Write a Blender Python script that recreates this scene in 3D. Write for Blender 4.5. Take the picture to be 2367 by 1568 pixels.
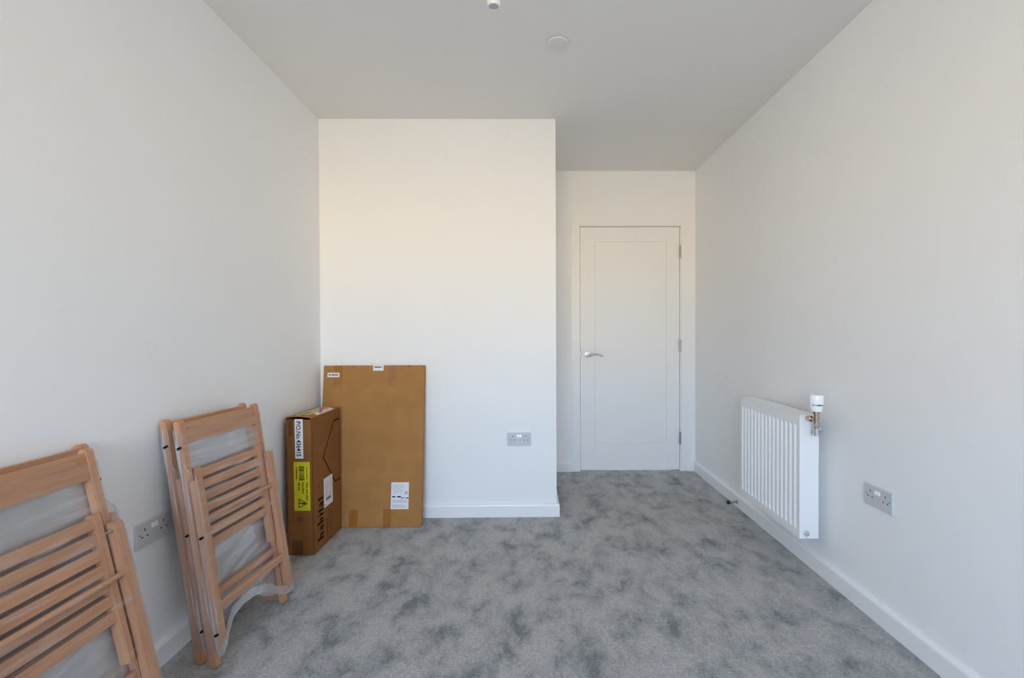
import bpy, bmesh, math, random
from mathutils import Vector, Matrix

# ---------------------------------------------------------------- scene, camera, light
for o in list(bpy.data.objects):
    bpy.data.objects.remove(o)
SC = bpy.context.scene
COL = SC.collection
PI = math.pi

# measured room (metres): camera at x=0, y=0; y runs into the room
XL, XR, YB, YF, XC, H = -1.266, 1.370, 2.925, 3.866, 0.178, 2.44
YW = -2.20            # window wall, behind the camera
SKH, SKT = 0.080, 0.018

yaw, pitch, roll, cz, FPX = 0.01036, 0.01147, -0.00361, 1.134, 1100.0
cam_d = bpy.data.cameras.new('camera')
cam_d.sensor_fit = 'HORIZONTAL'
cam_d.sensor_width = 36.0
cam_d.lens = 36.0 * FPX / 2367.0
cam_d.shift_x = -(1230.1 - 1183.5) / 2367.0
cam_d.shift_y = -(784.0 - 781.33) / 2367.0
cam_d.clip_start = 0.02
cam = bpy.data.objects.new('camera', cam_d)
COL.objects.link(cam)


def _cam_rot():
    cy, sy, cp, sp, cr, sr = math.cos(yaw), math.sin(yaw), math.cos(pitch), math.sin(pitch), math.cos(roll), math.sin(roll)
    Y = Matrix(((cy, -sy, 0), (sy, cy, 0), (0, 0, 1)))
    P = Matrix(((1, 0, 0), (0, cp, -sp), (0, sp, cp)))
    M = P @ Y
    r, f, u = Vector(M[0]), Vector(M[1]), Vector(M[2])
    right = r * cr + u * sr
    up = -r * sr + u * cr
    return Matrix((right, up, -f)).transposed().to_4x4()


cam.matrix_world = Matrix.Translation((0, 0, cz)) @ _cam_rot()
SC.camera = cam

SC.view_settings.view_transform = 'Standard'
SC.view_settings.look = 'None'
SC.view_settings.exposure = 2.29
SC.view_settings.gamma = 1.0
SC.view_settings.use_curve_mapping = False
SC.cycles.max_bounces = 14
SC.cycles.diffuse_bounces = 9
SC.cycles.glossy_bounces = 4
SC.cycles.transmission_bounces = 8
SC.cycles.transparent_max_bounces = 16
SC.cycles.use_denoising = True
SC.cycles.sample_clamp_indirect = 4.0
SC.cycles.caustics_reflective = False
SC.cycles.caustics_refractive = False

# daylight outside the window: blue sky, sunlit pale brick houses along the horizon, shaded ground in front
SKY_STRENGTH = 5.2
SKY_ZENITH = (0.26, 0.52, 1.0, 1)
SKY_HORIZON = (0.62, 0.79, 1.0, 1)
HOUSES = (1.0, 0.77, 0.43, 1)
GROUND = (0.29, 0.285, 0.27, 1)
world = bpy.data.worlds.new('daylight')
SC.world = world
world.use_nodes = True
nt = world.node_tree
nt.nodes.clear()
wo = nt.nodes.new('ShaderNodeOutputWorld')
wb = nt.nodes.new('ShaderNodeBackground')
wr = nt.nodes.new('ShaderNodeValToRGB')
wt = nt.nodes.new('ShaderNodeTexCoord')
ws = nt.nodes.new('ShaderNodeSeparateXYZ')
wm = nt.nodes.new('ShaderNodeMapRange')
nt.links.new(wt.outputs['Generated'], ws.inputs[0])
nt.links.new(ws.outputs['Z'], wm.inputs['Value'])
wm.inputs['From Min'].default_value = -1
wm.inputs['From Max'].default_value = 1
nt.links.new(wm.outputs[0], wr.inputs[0])
e = wr.color_ramp.elements
e[0].position = 0.0
e[0].color = GROUND
e[1].position = 0.85
e[1].color = SKY_ZENITH
for p_, c_ in ((0.5 - 0.10, GROUND), (0.5 - 0.06, HOUSES), (0.5 + 0.005, HOUSES), (0.5 + 0.05, SKY_HORIZON)):
    wr.color_ramp.elements.new(p_).color = c_
nt.links.new(wr.outputs[0], wb.inputs['Color'])
wb.inputs['Strength'].default_value = SKY_STRENGTH
nt.links.new(wb.outputs[0], wo.inputs['Surface'])

TW = 0.28             # depth of the window wall
# window opening in the wall behind the camera: daylight comes in here
WX0, WX1, WZ0, WZ1 = -1.08, 0.34, 0.80, 2.12
pl = bpy.data.lights.new('window_portal', 'AREA')
pl.shape = 'RECTANGLE'
pl.size = WX1 - WX0
pl.size_y = WZ1 - WZ0
pl.cycles.is_portal = True
po = bpy.data.objects.new('window_portal', pl)
COL.objects.link(po)
po.location = ((WX0 + WX1) / 2, YW - TW - 0.01, (WZ0 + WZ1) / 2)
po.rotation_euler = (PI / 2, 0, 0)     # faces +y, into the room


# ---------------------------------------------------------------- materials
def mat(name, color=(0.8, 0.8, 0.8), rough=0.5, metal=0.0, spec=0.5, bump=None, var=None, **kw):
    m = bpy.data.materials.new(name)
    m.use_nodes = True
    n, l = m.node_tree.nodes, m.node_tree.links
    p = n['Principled BSDF']
    p.inputs['Base Color'].default_value = (*color, 1)
    p.inputs['Roughness'].default_value = rough
    p.inputs['Metallic'].default_value = metal
    p.inputs['Specular IOR Level'].default_value = spec
    tc = n.new('ShaderNodeTexCoord')
    if var:                                   # (scale, amount, stretch vec)
        mp = n.new('ShaderNodeMapping')
        mp.inputs['Scale'].default_value = var[2]
        l.new(tc.outputs['Object'], mp.inputs[0])
        nz = n.new('ShaderNodeTexNoise')
        nz.inputs['Scale'].default_value = var[0]
        nz.inputs['Detail'].default_value = 4
        l.new(mp.outputs[0], nz.inputs['Vector'])
        rp = n.new('ShaderNodeValToRGB')
        rp.color_ramp.elements[0].position = 0.3
        rp.color_ramp.elements[1].position = 0.7
        rp.color_ramp.elements[0].color = (*[c * (1 - var[1]) for c in color], 1)
        rp.color_ramp.elements[1].color = (*[min(1, c * (1 + var[1])) for c in color], 1)
        l.new(nz.outputs['Fac'], rp.inputs[0])
        l.new(rp.outputs[0], p.inputs['Base Color'])
    if bump:                                  # (scale, strength, distance)
        nb = n.new('ShaderNodeTexNoise')
        nb.inputs['Scale'].default_value = bump[0]
        nb.inputs['Detail'].default_value = 3
        l.new(tc.outputs['Object'], nb.inputs['Vector'])
        bp = n.new('ShaderNodeBump')
        bp.inputs['Strength'].default_value = bump[1]
        bp.inputs['Distance'].default_value = bump[2]
        l.new(nb.outputs['Fac'], bp.inputs['Height'])
        l.new(bp.outputs[0], p.inputs['Normal'])
    return m


M = {}
M['wall'] = mat('matt_white_wall_paint', (0.885, 0.885, 0.88), 0.75, spec=0.25, bump=(180, 0.12, 0.002), var=(1.2, 0.012, (1, 1, 1)))
M['ceiling'] = mat('matt_white_ceiling_paint', (0.83, 0.815, 0.785), 0.85, spec=0.15, bump=(160, 0.1, 0.002), var=(0.9, 0.012, (1, 1, 1)))
M['gloss'] = mat('white_satin_woodwork', (0.88, 0.88, 0.875), 0.33, spec=0.5, bump=(30, 0.03, 0.001))
M['door'] = mat('white_painted_door', (0.88, 0.88, 0.87), 0.38, spec=0.5, bump=(60, 0.05, 0.001))
M['rad'] = mat('white_radiator_enamel', (0.87, 0.88, 0.88), 0.28, spec=0.5, bump=(25, 0.02, 0.001))
M['plastic'] = mat('white_plastic', (0.78, 0.79, 0.80), 0.3, spec=0.5, bump=(200, 0.02, 0.0005))
M['cover'] = mat('off_white_plate_plastic', (0.76, 0.755, 0.73), 0.5, spec=0.3, bump=(200, 0.02, 0.0005))
M['face'] = mat('grey_white_socket_plastic', (0.60, 0.61, 0.63), 0.35, spec=0.5, bump=(200, 0.02, 0.0005))
M['switch'] = mat('bright_white_switch', (0.92, 0.93, 0.94), 0.25, spec=0.5, bump=(200, 0.02, 0.0005))
M['dark'] = mat('dark_hole', (0.03, 0.035, 0.045), 0.6, bump=(100, 0.1, 0.001))
M['black'] = mat('black_rubber', (0.012, 0.012, 0.014), 0.55, bump=(150, 0.2, 0.001))
M['bolt'] = mat('blackened_steel', (0.03, 0.022, 0.02), 0.45, metal=0.6, bump=(150, 0.1, 0.0005))
M['chrome'] = mat('polished_chrome', (0.80, 0.81, 0.83), 0.12, metal=1.0, bump=(60, 0.02, 0.0005))
M['steel'] = mat('satin_steel', (0.42, 0.42, 0.43), 0.32, metal=1.0, bump=(90, 0.05, 0.0005))
M['brass'] = mat('dull_nickel_brass', (0.56, 0.47, 0.36), 0.16, metal=1.0, bump=(90, 0.05, 0.0005))
M['print'] = mat('black_print', (0.012, 0.009, 0.008), 0.8, spec=0.05, bump=(150, 0.05, 0.0003))
M['faint'] = mat('faint_grey_print', (0.42, 0.40, 0.40), 0.6, bump=(150, 0.05, 0.0003))
M['brownprint'] = mat('small_brown_print', (0.07, 0.03, 0.012), 0.8, spec=0.05, bump=(150, 0.05, 0.0003))
M['green'] = mat('dark_green_print', (0.02, 0.12, 0.10), 0.5, bump=(150, 0.05, 0.0003))
M['label'] = mat('white_paper_label', (0.80, 0.80, 0.82), 0.45, bump=(150, 0.05, 0.0003))
M['yellow'] = mat('yellow_paper_label', (0.66, 0.60, 0.008), 0.45, bump=(150, 0.05, 0.0003), var=(20, 0.05, (1, 1, 1)))
M['paleyellow'] = mat('pale_yellow_tape', (0.62, 0.55, 0.16), 0.3, bump=(40, 0.15, 0.002), var=(30, 0.25, (1, 1, 1)))
M['red'] = mat('red_tape', (0.70, 0.02, 0.03), 0.3, bump=(60, 0.1, 0.001))
M['olive'] = mat('dark_print_on_yellow', (0.07, 0.065, 0.006), 0.8, spec=0.05, bump=(150, 0.05, 0.0003))


def cardboard(name, color, axis):
    m = mat(name, color, 0.78, spec=0.2)
    n, l = m.node_tree.nodes, m.node_tree.links
    p = n['Principled BSDF']
    tc = n.new('ShaderNodeTexCoord')
    wv = n.new('ShaderNodeTexWave')
    wv.bands_direction = axis
    wv.inputs['Scale'].default_value = 28
    wv.inputs['Distortion'].default_value = 0.3
    wv.inputs['Detail'].default_value = 2
    l.new(tc.outputs['Object'], wv.inputs['Vector'])
    nz = n.new('ShaderNodeTexNoise')
    nz.inputs['Scale'].default_value = 9
    nz.inputs['Detail'].default_value = 6
    l.new(tc.outputs['Object'], nz.inputs['Vector'])
    rp = n.new('ShaderNodeValToRGB')
    rp.color_ramp.elements[0].position = 0.25
    rp.color_ramp.elements[1].position = 0.75
    rp.color_ramp.elements[0].color = (*[c * 0.88 for c in color], 1)
    rp.color_ramp.elements[1].color = (*[c * 1.1 for c in color], 1)
    l.new(nz.outputs['Fac'], rp.inputs[0])
    l.new(rp.outputs[0], p.inputs['Base Color'])
    bp = n.new('ShaderNodeBump')
    bp.inputs['Strength'].default_value = 0.12
    bp.inputs['Distance'].default_value = 0.001
    l.new(wv.outputs['Fac'], bp.inputs['Height'])
    l.new(bp.outputs[0], p.inputs['Normal'])
    return m


M['card'] = cardboard('tan_cardboard', (0.410, 0.200, 0.062), 'X')
M['card_dark'] = cardboard('brown_cardboard', (0.255, 0.106, 0.030), 'X')
M['tape'] = mat('brown_parcel_tape', (0.345, 0.132, 0.020), 0.3, spec=0.5, bump=(30, 0.12, 0.001), var=(25, 0.10, (1, 1, 1)))
M['tape_dark'] = mat('dark_brown_parcel_tape', (0.13, 0.045, 0.012), 0.3, spec=0.5, bump=(30, 0.12, 0.001), var=(25, 0.12, (1, 1, 1)))
M['crease'] = mat('pale_cardboard_crease', (0.37, 0.205, 0.08), 0.8, bump=(50, 0.1, 0.001))


def wood(name, stretch, base=(0.545, 0.275, 0.142)):
    m = mat(name, base, 0.42, spec=0.4)
    n, l = m.node_tree.nodes, m.node_tree.links
    p = n['Principled BSDF']
    tc = n.new('ShaderNodeTexCoord')
    mp = n.new('ShaderNodeMapping')
    mp.inputs['Scale'].default_value = stretch
    oi = n.new('ShaderNodeObjectInfo')
    ad = n.new('ShaderNodeVectorMath')
    l.new(tc.outputs['Object'], ad.inputs[0])
    l.new(oi.outputs['Random'], ad.inputs[1])
    l.new(ad.outputs[0], mp.inputs[0])
    nz = n.new('ShaderNodeTexNoise')
    nz.inputs['Scale'].default_value = 14
    nz.inputs['Detail'].default_value = 7
    nz.inputs['Roughness'].default_value = 0.65
    l.new(mp.outputs[0], nz.inputs['Vector'])
    rp = n.new('ShaderNodeValToRGB')
    c = base
    rp.color_ramp.elements[0].position = 0.3
    rp.color_ramp.elements[0].color = (c[0] * 0.78, c[1] * 0.70, c[2] * 0.62, 1)
    rp.color_ramp.elements[1].position = 0.68
    rp.color_ramp.elements[1].color = (c[0] * 1.12, c[1] * 1.15, c[2] * 1.18, 1)
    l.new(nz.outputs['Fac'], rp.inputs[0])
    # small tone shift from piece to piece, as the timber has
    hs = n.new('ShaderNodeHueSaturation')
    mr = n.new('ShaderNodeMapRange')
    mr.inputs['To Min'].default_value = 0.90
    mr.inputs['To Max'].default_value = 1.08
    l.new(oi.outputs['Random'], mr.inputs['Value'])
    l.new(mr.outputs[0], hs.inputs['Value'])
    l.new(rp.outputs[0], hs.inputs['Color'])
    l.new(hs.outputs[0], p.inputs['Base Color'])
    bp = n.new('ShaderNodeBump')
    bp.inputs['Strength'].default_value = 0.08
    bp.inputs['Distance'].default_value = 0.001
    l.new(nz.outputs['Fac'], bp.inputs['Height'])
    l.new(bp.outputs[0], p.inputs['Normal'])
    return m


M['wood_up'] = wood('beech_grain_upright', (4, 4, 0.25))
M['wood_across'] = wood('beech_grain_across', (4, 0.25, 4))


def film(name, lo, hi, side):
    """polythene: lo..hi is how milky it is between and on its creases; side adds long white folds"""
    m = bpy.data.materials.new(name)
    m.use_nodes = True
    n, l = m.node_tree.nodes, m.node_tree.links
    n.clear()
    out = n.new('ShaderNodeOutputMaterial')
    tr = n.new('ShaderNodeBsdfTransparent')
    tr.inputs[0].default_value = (0.97, 0.97, 0.97, 1)
    df = n.new('ShaderNodeBsdfDiffuse')
    df.inputs[0].default_value = (0.78, 0.78, 0.78, 1)
    tl = n.new('ShaderNodeBsdfTranslucent')
    tl.inputs[0].default_value = (0.78, 0.78, 0.78, 1)
    gl = n.new('ShaderNodeBsdfGlossy')
    gl.inputs['Roughness'].default_value = 0.16
    gl.inputs[0].default_value = (0.95, 0.95, 0.95, 1)
    m1 = n.new('ShaderNodeMixShader')
    m1.inputs[0].default_value = 0.4
    l.new(df.outputs[0], m1.inputs[1])
    l.new(tl.outputs[0], m1.inputs[2])
    m2 = n.new('ShaderNodeMixShader')
    m2.inputs[0].default_value = 0.3
    l.new(m1.outputs[0], m2.inputs[1])
    l.new(gl.outputs[0], m2.inputs[2])
    m3 = n.new('ShaderNodeMixShader')
    tc = n.new('ShaderNodeTexCoord')
    mp = n.new('ShaderNodeMapping')
    if side:
        mp.inputs['Scale'].default_value = (60, 3, 2.2)
    else:
        mp.inputs['Rotation'].default_value = (0.42, 0, 0)
        mp.inputs['Scale'].default_value = (3, 3, 30)
    l.new(tc.outputs['Object'], mp.inputs[0])
    nz = n.new('ShaderNodeTexNoise')
    nz.inputs['Scale'].default_value = 1.6
    nz.inputs['Detail'].default_value = 3
    nz.inputs['Distortion'].default_value = 0.6
    l.new(mp.outputs[0], nz.inputs['Vector'])
    mr = n.new('ShaderNodeMapRange')
    mr.interpolation_type = 'SMOOTHSTEP'
    mr.inputs['From Min'].default_value = 0.50
    mr.inputs['From Max'].default_value = 0.72
    mr.inputs['To Min'].default_value = lo
    mr.inputs['To Max'].default_value = hi
    l.new(nz.outputs['Fac'], mr.inputs['Value'])
    l.new(mr.outputs[0], m3.inputs[0])
    l.new(tr.outputs[0], m3.inputs[1])
    l.new(m2.outputs[0], m3.inputs[2])
    l.new(m3.outputs[0], out.inputs[0])
    return m


M['film'] = film('clear_polythene_film', 0.06, 0.30, False)
M['film_folded'] = film('folded_polythene_film', 0.66, 0.82, False)
M['film_hem'] = film('gathered_polythene_edge', 0.45, 0.8, True)
M['film_side'] = film('creased_polythene_film', 0.16, 0.9, True)


def carpet():
    m = mat('grey_saxony_carpet', (0.3, 0.3, 0.3), 0.95, spec=0.05)
    n, l = m.node_tree.nodes, m.node_tree.links
    p = n['Principled BSDF']
    p.inputs['Sheen Weight'].default_value = 0.25
    p.inputs['Sheen Roughness'].default_value = 0.6
    tc = n.new('ShaderNodeTexCoord')

    def noise(scale, detail, rough=0.5, dist=0.0, st=(1, 1, 1)):
        mp = n.new('ShaderNodeMapping')
        mp.inputs['Scale'].default_value = st
        l.new(tc.outputs['Object'], mp.inputs[0])
        z = n.new('ShaderNodeTexNoise')
        z.inputs['Scale'].default_value = scale
        z.inputs['Detail'].default_value = detail
        z.inputs['Roughness'].default_value = rough
        z.inputs['Distortion'].default_value = dist
        l.new(mp.outputs[0], z.inputs['Vector'])
        return z

    big = noise(6.2, 8, 0.72, 0.2, (1.2, 0.75, 1))
    fine = noise(150, 6, 0.85)
    mid = noise(70, 4, 0.7)
    rp = n.new('ShaderNodeValToRGB')      # pile lying the other way in soft patches
    el = rp.color_ramp.elements
    el[0].position = 0.36
    el[0].color = (0.200, 0.218, 0.218, 1)
    el[1].position = 0.57
    el[1].color = (0.545, 0.525, 0.505, 1)
    mid_e = rp.color_ramp.elements.new(0.46)
    mid_e.color = (0.405, 0.404, 0.394, 1)
    l.new(big.outputs['Fac'], rp.inputs[0])

    def mul(col, z, lo, hi, f0=0.3, f1=0.7):
        mr = n.new('ShaderNodeMapRange')
        mr.inputs['From Min'].default_value = f0
        mr.inputs['From Max'].default_value = f1
        mr.inputs['To Min'].default_value = lo
        mr.inputs['To Max'].default_value = hi
        l.new(z.outputs['Fac'], mr.inputs['Value'])
        mx = n.new('ShaderNodeMix')
        mx.data_type = 'RGBA'
        mx.blend_type = 'MULTIPLY'
        mx.inputs['Factor'].default_value = 1
        l.new(col, mx.inputs['A'])
        l.new(mr.outputs[0], mx.inputs['B'])
        return mx.outputs['Result']

    c = mul(rp.outputs[0], fine, 0.40, 1.55)
    c = mul(c, mid, 0.80, 1.18)
    l.new(c, p.inputs['Base Color'])
    ad = n.new('ShaderNodeMath')
    ad.operation = 'ADD'
    l.new(fine.outputs['Fac'], ad.inputs[0])
    l.new(mid.outputs['Fac'], ad.inputs[1])
    bp = n.new('ShaderNodeBump')
    bp.inputs['Strength'].default_value = 0.8
    bp.inputs['Distance'].default_value = 0.006
    l.new(ad.outputs[0], bp.inputs['Height'])
    l.new(bp.outputs[0], p.inputs['Normal'])
    return m


M['carpet'] = carpet()


# ---------------------------------------------------------------- mesh helpers
def box(bm, x0, x1, y0, y1, z0, z1, bev=0.0, seg=2):
    t = bmesh.new()
    vs = [t.verts.new(c) for c in ((x0, y0, z0), (x1, y0, z0), (x1, y1, z0), (x0, y1, z0), (x0, y0, z1), (x1, y0, z1), (x1, y1, z1), (x0, y1, z1))]
    for f in ((3, 2, 1, 0), (4, 5, 6, 7), (0, 1, 5, 4), (1, 2, 6, 5), (2, 3, 7, 6), (3, 0, 4, 7)):
        t.faces.new([vs[i] for i in f])
    if bev:
        bmesh.ops.bevel(t, geom=t.edges[:], offset=bev, segments=seg, profile=0.7, affect='EDGES')
    me = bpy.data.meshes.new('tmp')
    t.to_mesh(me)
    t.free()
    bm.from_mesh(me)
    bpy.data.meshes.remove(me)


def cyl(bm, a, b, r0, r1=None, n=24, caps=True):
    a, b = Vector(a), Vector(b)
    r1 = r0 if r1 is None else r1
    d = (b - a).normalized()
    u = d.orthogonal().normalized()
    v = d.cross(u)
    A = [bm.verts.new(a + (u * math.cos(2 * PI * k / n) + v * math.sin(2 * PI * k / n)) * r0) for k in range(n)]
    B = [bm.verts.new(b + (u * math.cos(2 * PI * k / n) + v * math.sin(2 * PI * k / n)) * r1) for k in range(n)]
    for k in range(n):
        bm.faces.new((A[k], A[(k + 1) % n], B[(k + 1) % n], B[k]))
    if caps:
        bm.faces.new(A[::-1])
        bm.faces.new(B)


def lathe(bm, origin, axis, prof, n=32):
    """prof: (r, h) pairs along axis"""
    o, d = Vector(origin), Vector(axis).normalized()
    u = d.orthogonal().normalized()
    v = d.cross(u)
    rings = []
    for r, h in prof:
        if r < 1e-6:
            rings.append([bm.verts.new(o + d * h)])
        else:
            rings.append([bm.verts.new(o + d * h + (u * math.cos(2 * PI * k / n) + v * math.sin(2 * PI * k / n)) * r) for k in range(n)])
    for A, B in zip(rings, rings[1:]):
        for k in range(n):
            k2 = (k + 1) % n
            if len(A) == 1 and len(B) == 1:
                continue
            if len(A) == 1:
                bm.faces.new((A[0], B[k2], B[k]))
            elif len(B) == 1:
                bm.faces.new((A[k], A[k2], B[0]))
            else:
                bm.faces.new((A[k], A[k2], B[k2], B[k]))


def tube(bm, pts, radii, n=16, flat=1.0):
    P = [Vector(p) for p in pts]
    rings = []
    for i, p in enumerate(P):
        d = (P[min(i + 1, len(P) - 1)] - P[max(i - 1, 0)]).normalized()
        u = d.cross(Vector((0, 0, 1)))
        if u.length < 1e-3:
            u = d.cross(Vector((0, 1, 0)))
        u.normalize()
        v = u.cross(d)
        r = radii[i] if isinstance(radii, (list, tuple)) else radii
        rings.append([bm.verts.new(p + u * math.cos(2 * PI * k / n) * r * flat + v * math.sin(2 * PI * k / n) * r) for k in range(n)])
    for A, B in zip(rings, rings[1:]):
        for k in range(n):
            bm.faces.new((A[k], A[(k + 1) % n], B[(k + 1) % n], B[k]))
    bm.faces.new(rings[0][::-1])
    bm.faces.new(rings[-1])


def prism(bm, pts, to3, h0, h1):
    """polygon pts (2D) extruded; to3(u, v, h) -> 3D"""
    A = [bm.verts.new(to3(u, v, h0)) for u, v in pts]
    B = [bm.verts.new(to3(u, v, h1)) for u, v in pts]
    n = len(pts)
    bm.faces.new(A[::-1])
    bm.faces.new(B)
    for k in range(n):
        bm.faces.new((A[k], A[(k + 1) % n], B[(k + 1) % n], B[k]))


def obj(name, bm, m, parent=None, smooth=False, kind=None, label=None):
    bmesh.ops.recalc_face_normals(bm, faces=bm.faces[:])
    me = bpy.data.meshes.new(name)
    bm.to_mesh(me)
    bm.free()
    me.materials.append(m)
    if smooth:
        for p in me.polygons:
            p.use_smooth = True
        try:
            me.set_sharp_from_angle(angle=math.radians(40))
        except Exception:
            pass
    o = bpy.data.objects.new(name, me)
    COL.objects.link(o)
    if parent:
        o.parent = parent
    if kind:
        o['kind'] = kind
    if label:
        o['label'] = label
    return o


def tag(o, label, cat, group=None):
    o['label'] = label
    o['category'] = cat
    if group:
        o['group'] = group
    return o


def empty(name, loc=(0, 0, 0), rot=None):
    o = bpy.data.objects.new(name, None)
    o.empty_display_size = 0.05
    COL.objects.link(o)
    if rot is not None:
        o.matrix_world = Matrix.Translation(loc) @ rot.to_4x4()
    else:
        o.location = loc
    return o


def B():
    return bmesh.new()


def one(name, m, parent, args, bev=0.0, kind=None, label=None, seg=2):
    bm = B()
    box(bm, *args, bev=bev, seg=seg)
    return obj(name, bm, m, parent, kind=kind, label=label)


# ---------------------------------------------------------------- the room
T = 0.12
one('floor', M['carpet'], None, (XL - T, XR + T, YW - TW, YF + 0.75, -0.08, 0.0), kind='structure')
one('ceiling', M['ceiling'], None, (XL - T, XR + T, YW - TW, YF + 0.75, H, H + 0.1), kind='structure')
one('wall_left', M['wall'], None, (XL - T, XL, YW, YF + T, 0, H), kind='structure')
one('wall_right', M['wall'], None, (XR, XR + T, YW, YF + T, 0, H), kind='structure')
one('wall_back', M['wall'], None, (XL, XC, YB, YF + T, 0, H), bev=0.0015, kind='structure')

DX0, DX1, DZ = 0.433, 1.242, 1.988          # door leaf
bm = B()
box(bm, XC, DX0 - 0.03, YF, YF + T, 0, H)
box(bm, DX1 + 0.03, XR, YF, YF + T, 0, H)
box(bm, DX0 - 0.03, DX1 + 0.03, YF, YF + T, DZ + 0.03, H)
obj('wall_far', bm, M['wall'], kind='structure')
# unseen wall added behind the door to stop daylight leaking past the leaf
one('wall_leak_stop', M['wall'], None, (XL, XR, YF + 0.6, YF + 0.7, 0, H), kind='structure')

bm = B()
box(bm, XL, WX0, YW - TW, YW, 0, H)
box(bm, WX1, XR, YW - TW, YW, 0, H)
box(bm, WX0, WX1, YW - TW, YW, 0, WZ0)
box(bm, WX0, WX1, YW - TW, YW, WZ1, H)
obj('wall_window', bm, M['wall'], kind='structure')
win = empty('window_1', ((WX0 + WX1) / 2, YW, WZ0))
win['kind'] = 'structure'
win.location = (0, 0, 0)
bm = B()
for xx in (WX0, WX1 - 0.05, (WX0 + WX1) / 2 - 0.03):
    box(bm, xx, xx + 0.05, YW - TW + 0.02, YW - TW + 0.08, WZ0, WZ1, 0.004)
for zz in (WZ0, WZ1 - 0.05):
    box(bm, WX0, WX1, YW - TW + 0.02, YW - TW + 0.08, zz, zz + 0.05, 0.004)
obj('window_frame', bm, M['gloss'], win)
one('window_sill', M['gloss'], win, (WX0 - 0.04, WX1 + 0.04, YW - TW + 0.07, YW + 0.03, WZ0 - 0.022, WZ0), 0.004)


def skirting(name, p0, p1, nrm, ext0=0.0, ext1=0.0):
    """profile swept along a straight wall; nrm points into the room"""
    p0, p1, nrm = Vector((*p0, 0)), Vector((*p1, 0)), Vector((*nrm, 0))
    d = (p1 - p0).normalized()
    prof = [(0, 0), (SKT, 0), (SKT, SKH - 0.012), (SKT - 0.002, SKH - 0.006), (SKT - 0.007, SKH - 0.0012), (SKT - 0.010, SKH), (0, SKH)]
    bm = B()
    A = [bm.verts.new(p0 + d * (ext0 * t) + nrm * t + Vector((0, 0, z))) for t, z in prof]
    C = [bm.verts.new(p1 + d * (ext1 * t) + nrm * t + Vector((0, 0, z))) for t, z in prof]
    n = len(prof)
    bm.faces.new(A[::-1])
    bm.faces.new(C)
    for k in range(n):
        bm.faces.new((A[k], A[(k + 1) % n], C[(k + 1) % n], C[k]))
    return obj(name, bm, M['gloss'], kind='structure')


# mitred: ext0/ext1 = how far the front runs past (+) or stops short (-) per unit of depth
skirting('baseboard_left', (XL, YW), (XL, YB), (1, 0), 1, -1)
skirting('baseboard_back', (XL, YB), (XC, YB), (0, -1), 1, 1)
skirting('baseboard_recess', (XC, YB), (XC, YF), (1, 0), -1, -1)
skirting('baseboard_far', (XC, YF), (0.360, YF), (0, -1), 1, 0)
skirting('baseboard_corner', (1.304, YF), (XR, YF), (0, -1), 0, -1)
skirting('baseboard_right', (XR, YW), (XR, YF), (-1, 0), 1, -1)
skirting('baseboard_window', (XL, YW), (XR, YW), (0, 1), 1, -1)

# architrave: two legs and a head with mitred, slightly rounded faces
AX0, AX1, AZ = 0.357, 1.309, 2.045
IN0, IN1, INZ = 0.427, 1.250, 1.995
for i, pts in enumerate((
        [(AX0, 0), (IN0, 0), (IN0, INZ), (AX0, AZ)],
        [(IN1, 0), (AX1, 0), (AX1, AZ), (IN1, INZ)],
        [(AX0, AZ), (IN0, INZ), (IN1, INZ), (AX1, AZ)])):
    bm = B()
    prism(bm, pts, lambda u, v, h: Vector((u, YF - h, v)), 0.0, 0.016)
    bmesh.ops.bevel(bm, geom=[e_ for e_ in bm.edges if all(abs(v.co.y - (YF - 0.016)) < 1e-5 for v in e_.verts)], offset=0.003, segments=2, affect='EDGES')
    obj('trim_%d' % (i + 1), bm, M['gloss'], kind='structure')
# door lining with its stop
bm = B()
box(bm, DX0 - 0.03, DX0 - 0.003, YF - 0.001, YF + T, 0, DZ + 0.03)
box(bm, DX1 + 0.003, DX1 + 0.03, YF - 0.001, YF + T, 0, DZ + 0.03)
box(bm, DX0 - 0.03, DX1 + 0.03, YF - 0.001, YF + T, DZ + 0.004, DZ + 0.03)
box(bm, DX0 - 0.004, DX0 + 0.012, YF + 0.050, YF + 0.075, 0, DZ + 0.01)
box(bm, DX1 - 0.012, DX1 + 0.004, YF + 0.050, YF + 0.075, 0, DZ + 0.01)
box(bm, DX0 - 0.004, DX1 + 0.004, YF + 0.050, YF + 0.075, DZ - 0.012, DZ + 0.005)
obj('trim_4', bm, M['gloss'], kind='structure')

door = empty('door_1')
door['kind'] = 'structure'
yd0, yd1 = YF + 0.006, YF + 0.046
PX0, PX1, PZ0, PZ1 = 0.551, 1.133, 0.226, 1.866
g = 0.0022
for nm, a_ in (('door_stile', (DX0, PX0 - g, yd0, yd1, 0.009, DZ)),
               ('door_stile', (PX1 + g, DX1, yd0, yd1, 0.009, DZ)),
               ('door_rail', (PX0 - g, PX1 + g, yd0, yd1, 0.009, PZ0 - g)),
               ('door_rail', (PX0 - g, PX1 + g, yd0, yd1, PZ1 + g, DZ))):
    one(nm, M['door'], door, a_, 0.0012)
one('door_panel', M['door'], door, (PX0 - g * 0.2, PX1 + g * 0.2, yd0 + 0.0006, yd1 - 0.004, PZ0 - g * 0.2, PZ1 + g * 0.2), 0.0012)
one('door_core', M['door'], door, (PX0 - 0.03, PX1 + 0.03, yd0 + 0.006, yd1 - 0.006, PZ0 - 0.03, PZ1 + 0.03))
hz = 0.952
hd = empty('door_handle', (0, 0, 0))
hd.parent = door
bm = B()
lathe(bm, (0.492, yd0, hz), (0, -1, 0), [(0, 0), (0.0265, 0), (0.0265, 0.005), (0.024, 0.0085), (0.012, 0.0095), (0.0095, 0.012), (0.0095, 0.045), (0, 0.046)])
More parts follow.
